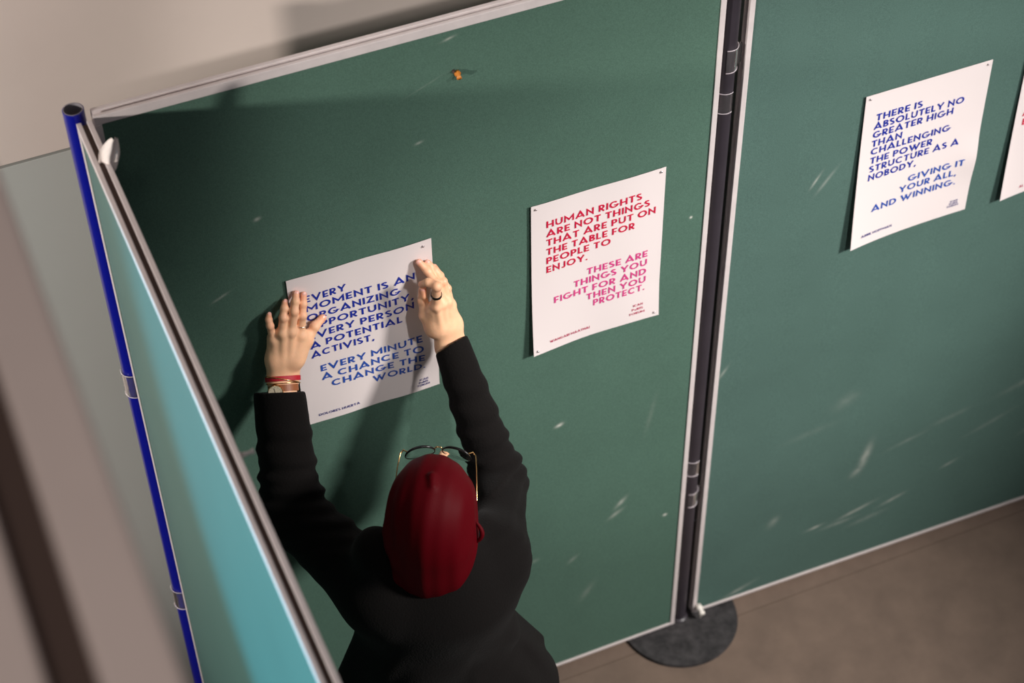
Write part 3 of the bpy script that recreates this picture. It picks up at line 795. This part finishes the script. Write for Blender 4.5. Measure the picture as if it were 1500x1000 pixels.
# ------------------------------------------------------------------ watch, bracelets, rings
def surf_r(fn, c, d, off):
    rs_ = np.arange(.001, .045, .0004); v = fn((c+np.outer(rs_, d)).astype(f32)); k = np.argmax(v > 0)
    return rs_[k]+off if (v > 0).any() else .03
def ring_surf(fn, c, ax, off, n=48):
    ax = ax/np.linalg.norm(ax); a = A3(1,0,0); a -= ax*(a@ax); a /= np.linalg.norm(a); b = np.cross(ax, a)
    D = [a*math.cos(2*math.pi*i/n)+b*math.sin(2*math.pi*i/n) for i in range(n)]
    R0 = np.array([surf_r(fn, c, d, off) for d in D]); R0 = (R0+np.roll(R0, 1)+np.roll(R0, -1))/3
    return [c+d*r for d, r in zip(D, R0)]
def ring_pts(c, ax, ra, rb, dirA, n=40):
    ax = ax/np.linalg.norm(ax); a = np.array(dirA, float); a -= ax*(a@ax); a /= np.linalg.norm(a); b = np.cross(ax, a)
    return [c+a*ra*math.cos(2*math.pi*i/n)+b*rb*math.sin(2*math.pi*i/n) for i in range(n)], a, b
axL = (LE-LW)/np.linalg.norm(LE-LW)
def band(fn, c, ax, width, th, name, mt):
    P_ = ring_surf(fn, c, ax, .0003); V = []; n = len(P_); ax = ax/np.linalg.norm(ax)
    for p in P_:
        o_ = (p-c)/np.linalg.norm(p-c)
        V += [p-ax*width/2, p-ax*width/2+o_*th, p+ax*width/2+o_*th, p+ax*width/2]
    Fc = [(i*4+j, i*4+(j+1) % 4, ((i+1) % n)*4+(j+1) % 4, ((i+1) % n)*4+j) for i in range(n) for j in range(4)]
    return MB().add(V, Fc).build(name, mt, me_root, smooth=False)
M_strap = mat('tan_strap', lin(150,88,52), .5); M_redband = mat('red_cord', lin(176,8,34), .6, bump=.3, bscale=300); M_dial = mat('watch_dial', lin(205,192,165), .5, var=.1, vscale=300)
band(FNS[0], LW-axL*.002, axL, .0095, .0016, 'cord_bracelet', M_redband)
# gold bangle crossing the red cord at a slant
P_ = ring_surf(FNS[0], LW+axL*.0005, axL-A3(.24,0,.0), .0022)
MB().tube(P_, .0012, 8, closed=True).build('gold_bangle', M_gold, me_root, smooth=True)
band(FNS[0], LW+axL*.0165, axL, .013, .0016, 'watch_strap', M_strap)
P_ = ring_surf(FNS[0], LW+axL*.0075, axL, .0014)
MB().tube(P_, .0009, 8, closed=True).build('gold_bangle', M_gold, me_root, smooth=True)
wc = bp(405.5,575,-.090)
wn = A3(-.30,-1,.62); wn /= np.linalg.norm(wn)
wc = LW+axL*.0130+A3(-.0150,0,0); wc = wc+wn*surf_r(FNS[0], wc, wn, .0004)
MB().tube([wc, wc+wn*.004, wc+wn*.0062, wc+wn*.0066], [.0150,.0156,.0150,.0138], 32).build('watch_case', M_gold, me_root, smooth=False)
MB().tube([wc+wn*.0066, wc+wn*.0071], [.0135,.0134], 32).build('watch_dial', M_dial, me_root)
t1 = np.cross(wn, A3(0,0,1)); t1 /= np.linalg.norm(t1); t2 = np.cross(t1, wn)
for v_, l_ in ((t2*.9+t1*.2, .0105), (-t2*.5+t1*.7, .0075)):
    MB().tube([wc+wn*.0074, wc+wn*.0074+v_*l_], .0004, 6).build('watch_hand', M_blk, me_root)
for q_ in range(12):
    w_ = math.pi*q_/6; c_ = wc+wn*.0072+(t1*math.cos(w_)+t2*math.sin(w_))*.0112
    MB().tube([c_, c_+wn*.0003], .0006, 6).build('hour_mark', M_blk, me_root)
def fring(H_, j, rr, f_, name, mt, r_t, wide=None):
    p = j[0]+(j[1]-j[0])*f_; ax = (j[1]-j[0]); rad = rr[0]+(rr[1]-rr[0])*f_
    fn = FNS[0] if H_ == 'L' else FNS[1]
    if wide: band(fn, p, ax, wide, .0012, name, mt)
    else:
        P_, _, _ = ring_pts(p, ax, rad+.0012, rad+.0012, (1,0,0)); MB().tube(P_, r_t, 8, closed=True).build(name, mt, me_root, smooth=True)
fring('L', *LH['index'], .52, 'silver_ring', M_silver, .0011)
j, rr = RH['index']; fring('R', j, rr, .55, 'black_ring', M_blk, .0010, wide=.0058)
for o in me_root.children_recursive:
    if o.name.startswith('black_ring'): o['label'] = 'matte black ring on the bent right index finger'
    if o.name.startswith('headscarf'): o['label'] = 'dark red satin headscarf'
    if o.name.startswith('jacket'): o['label'] = 'black textured jacket'
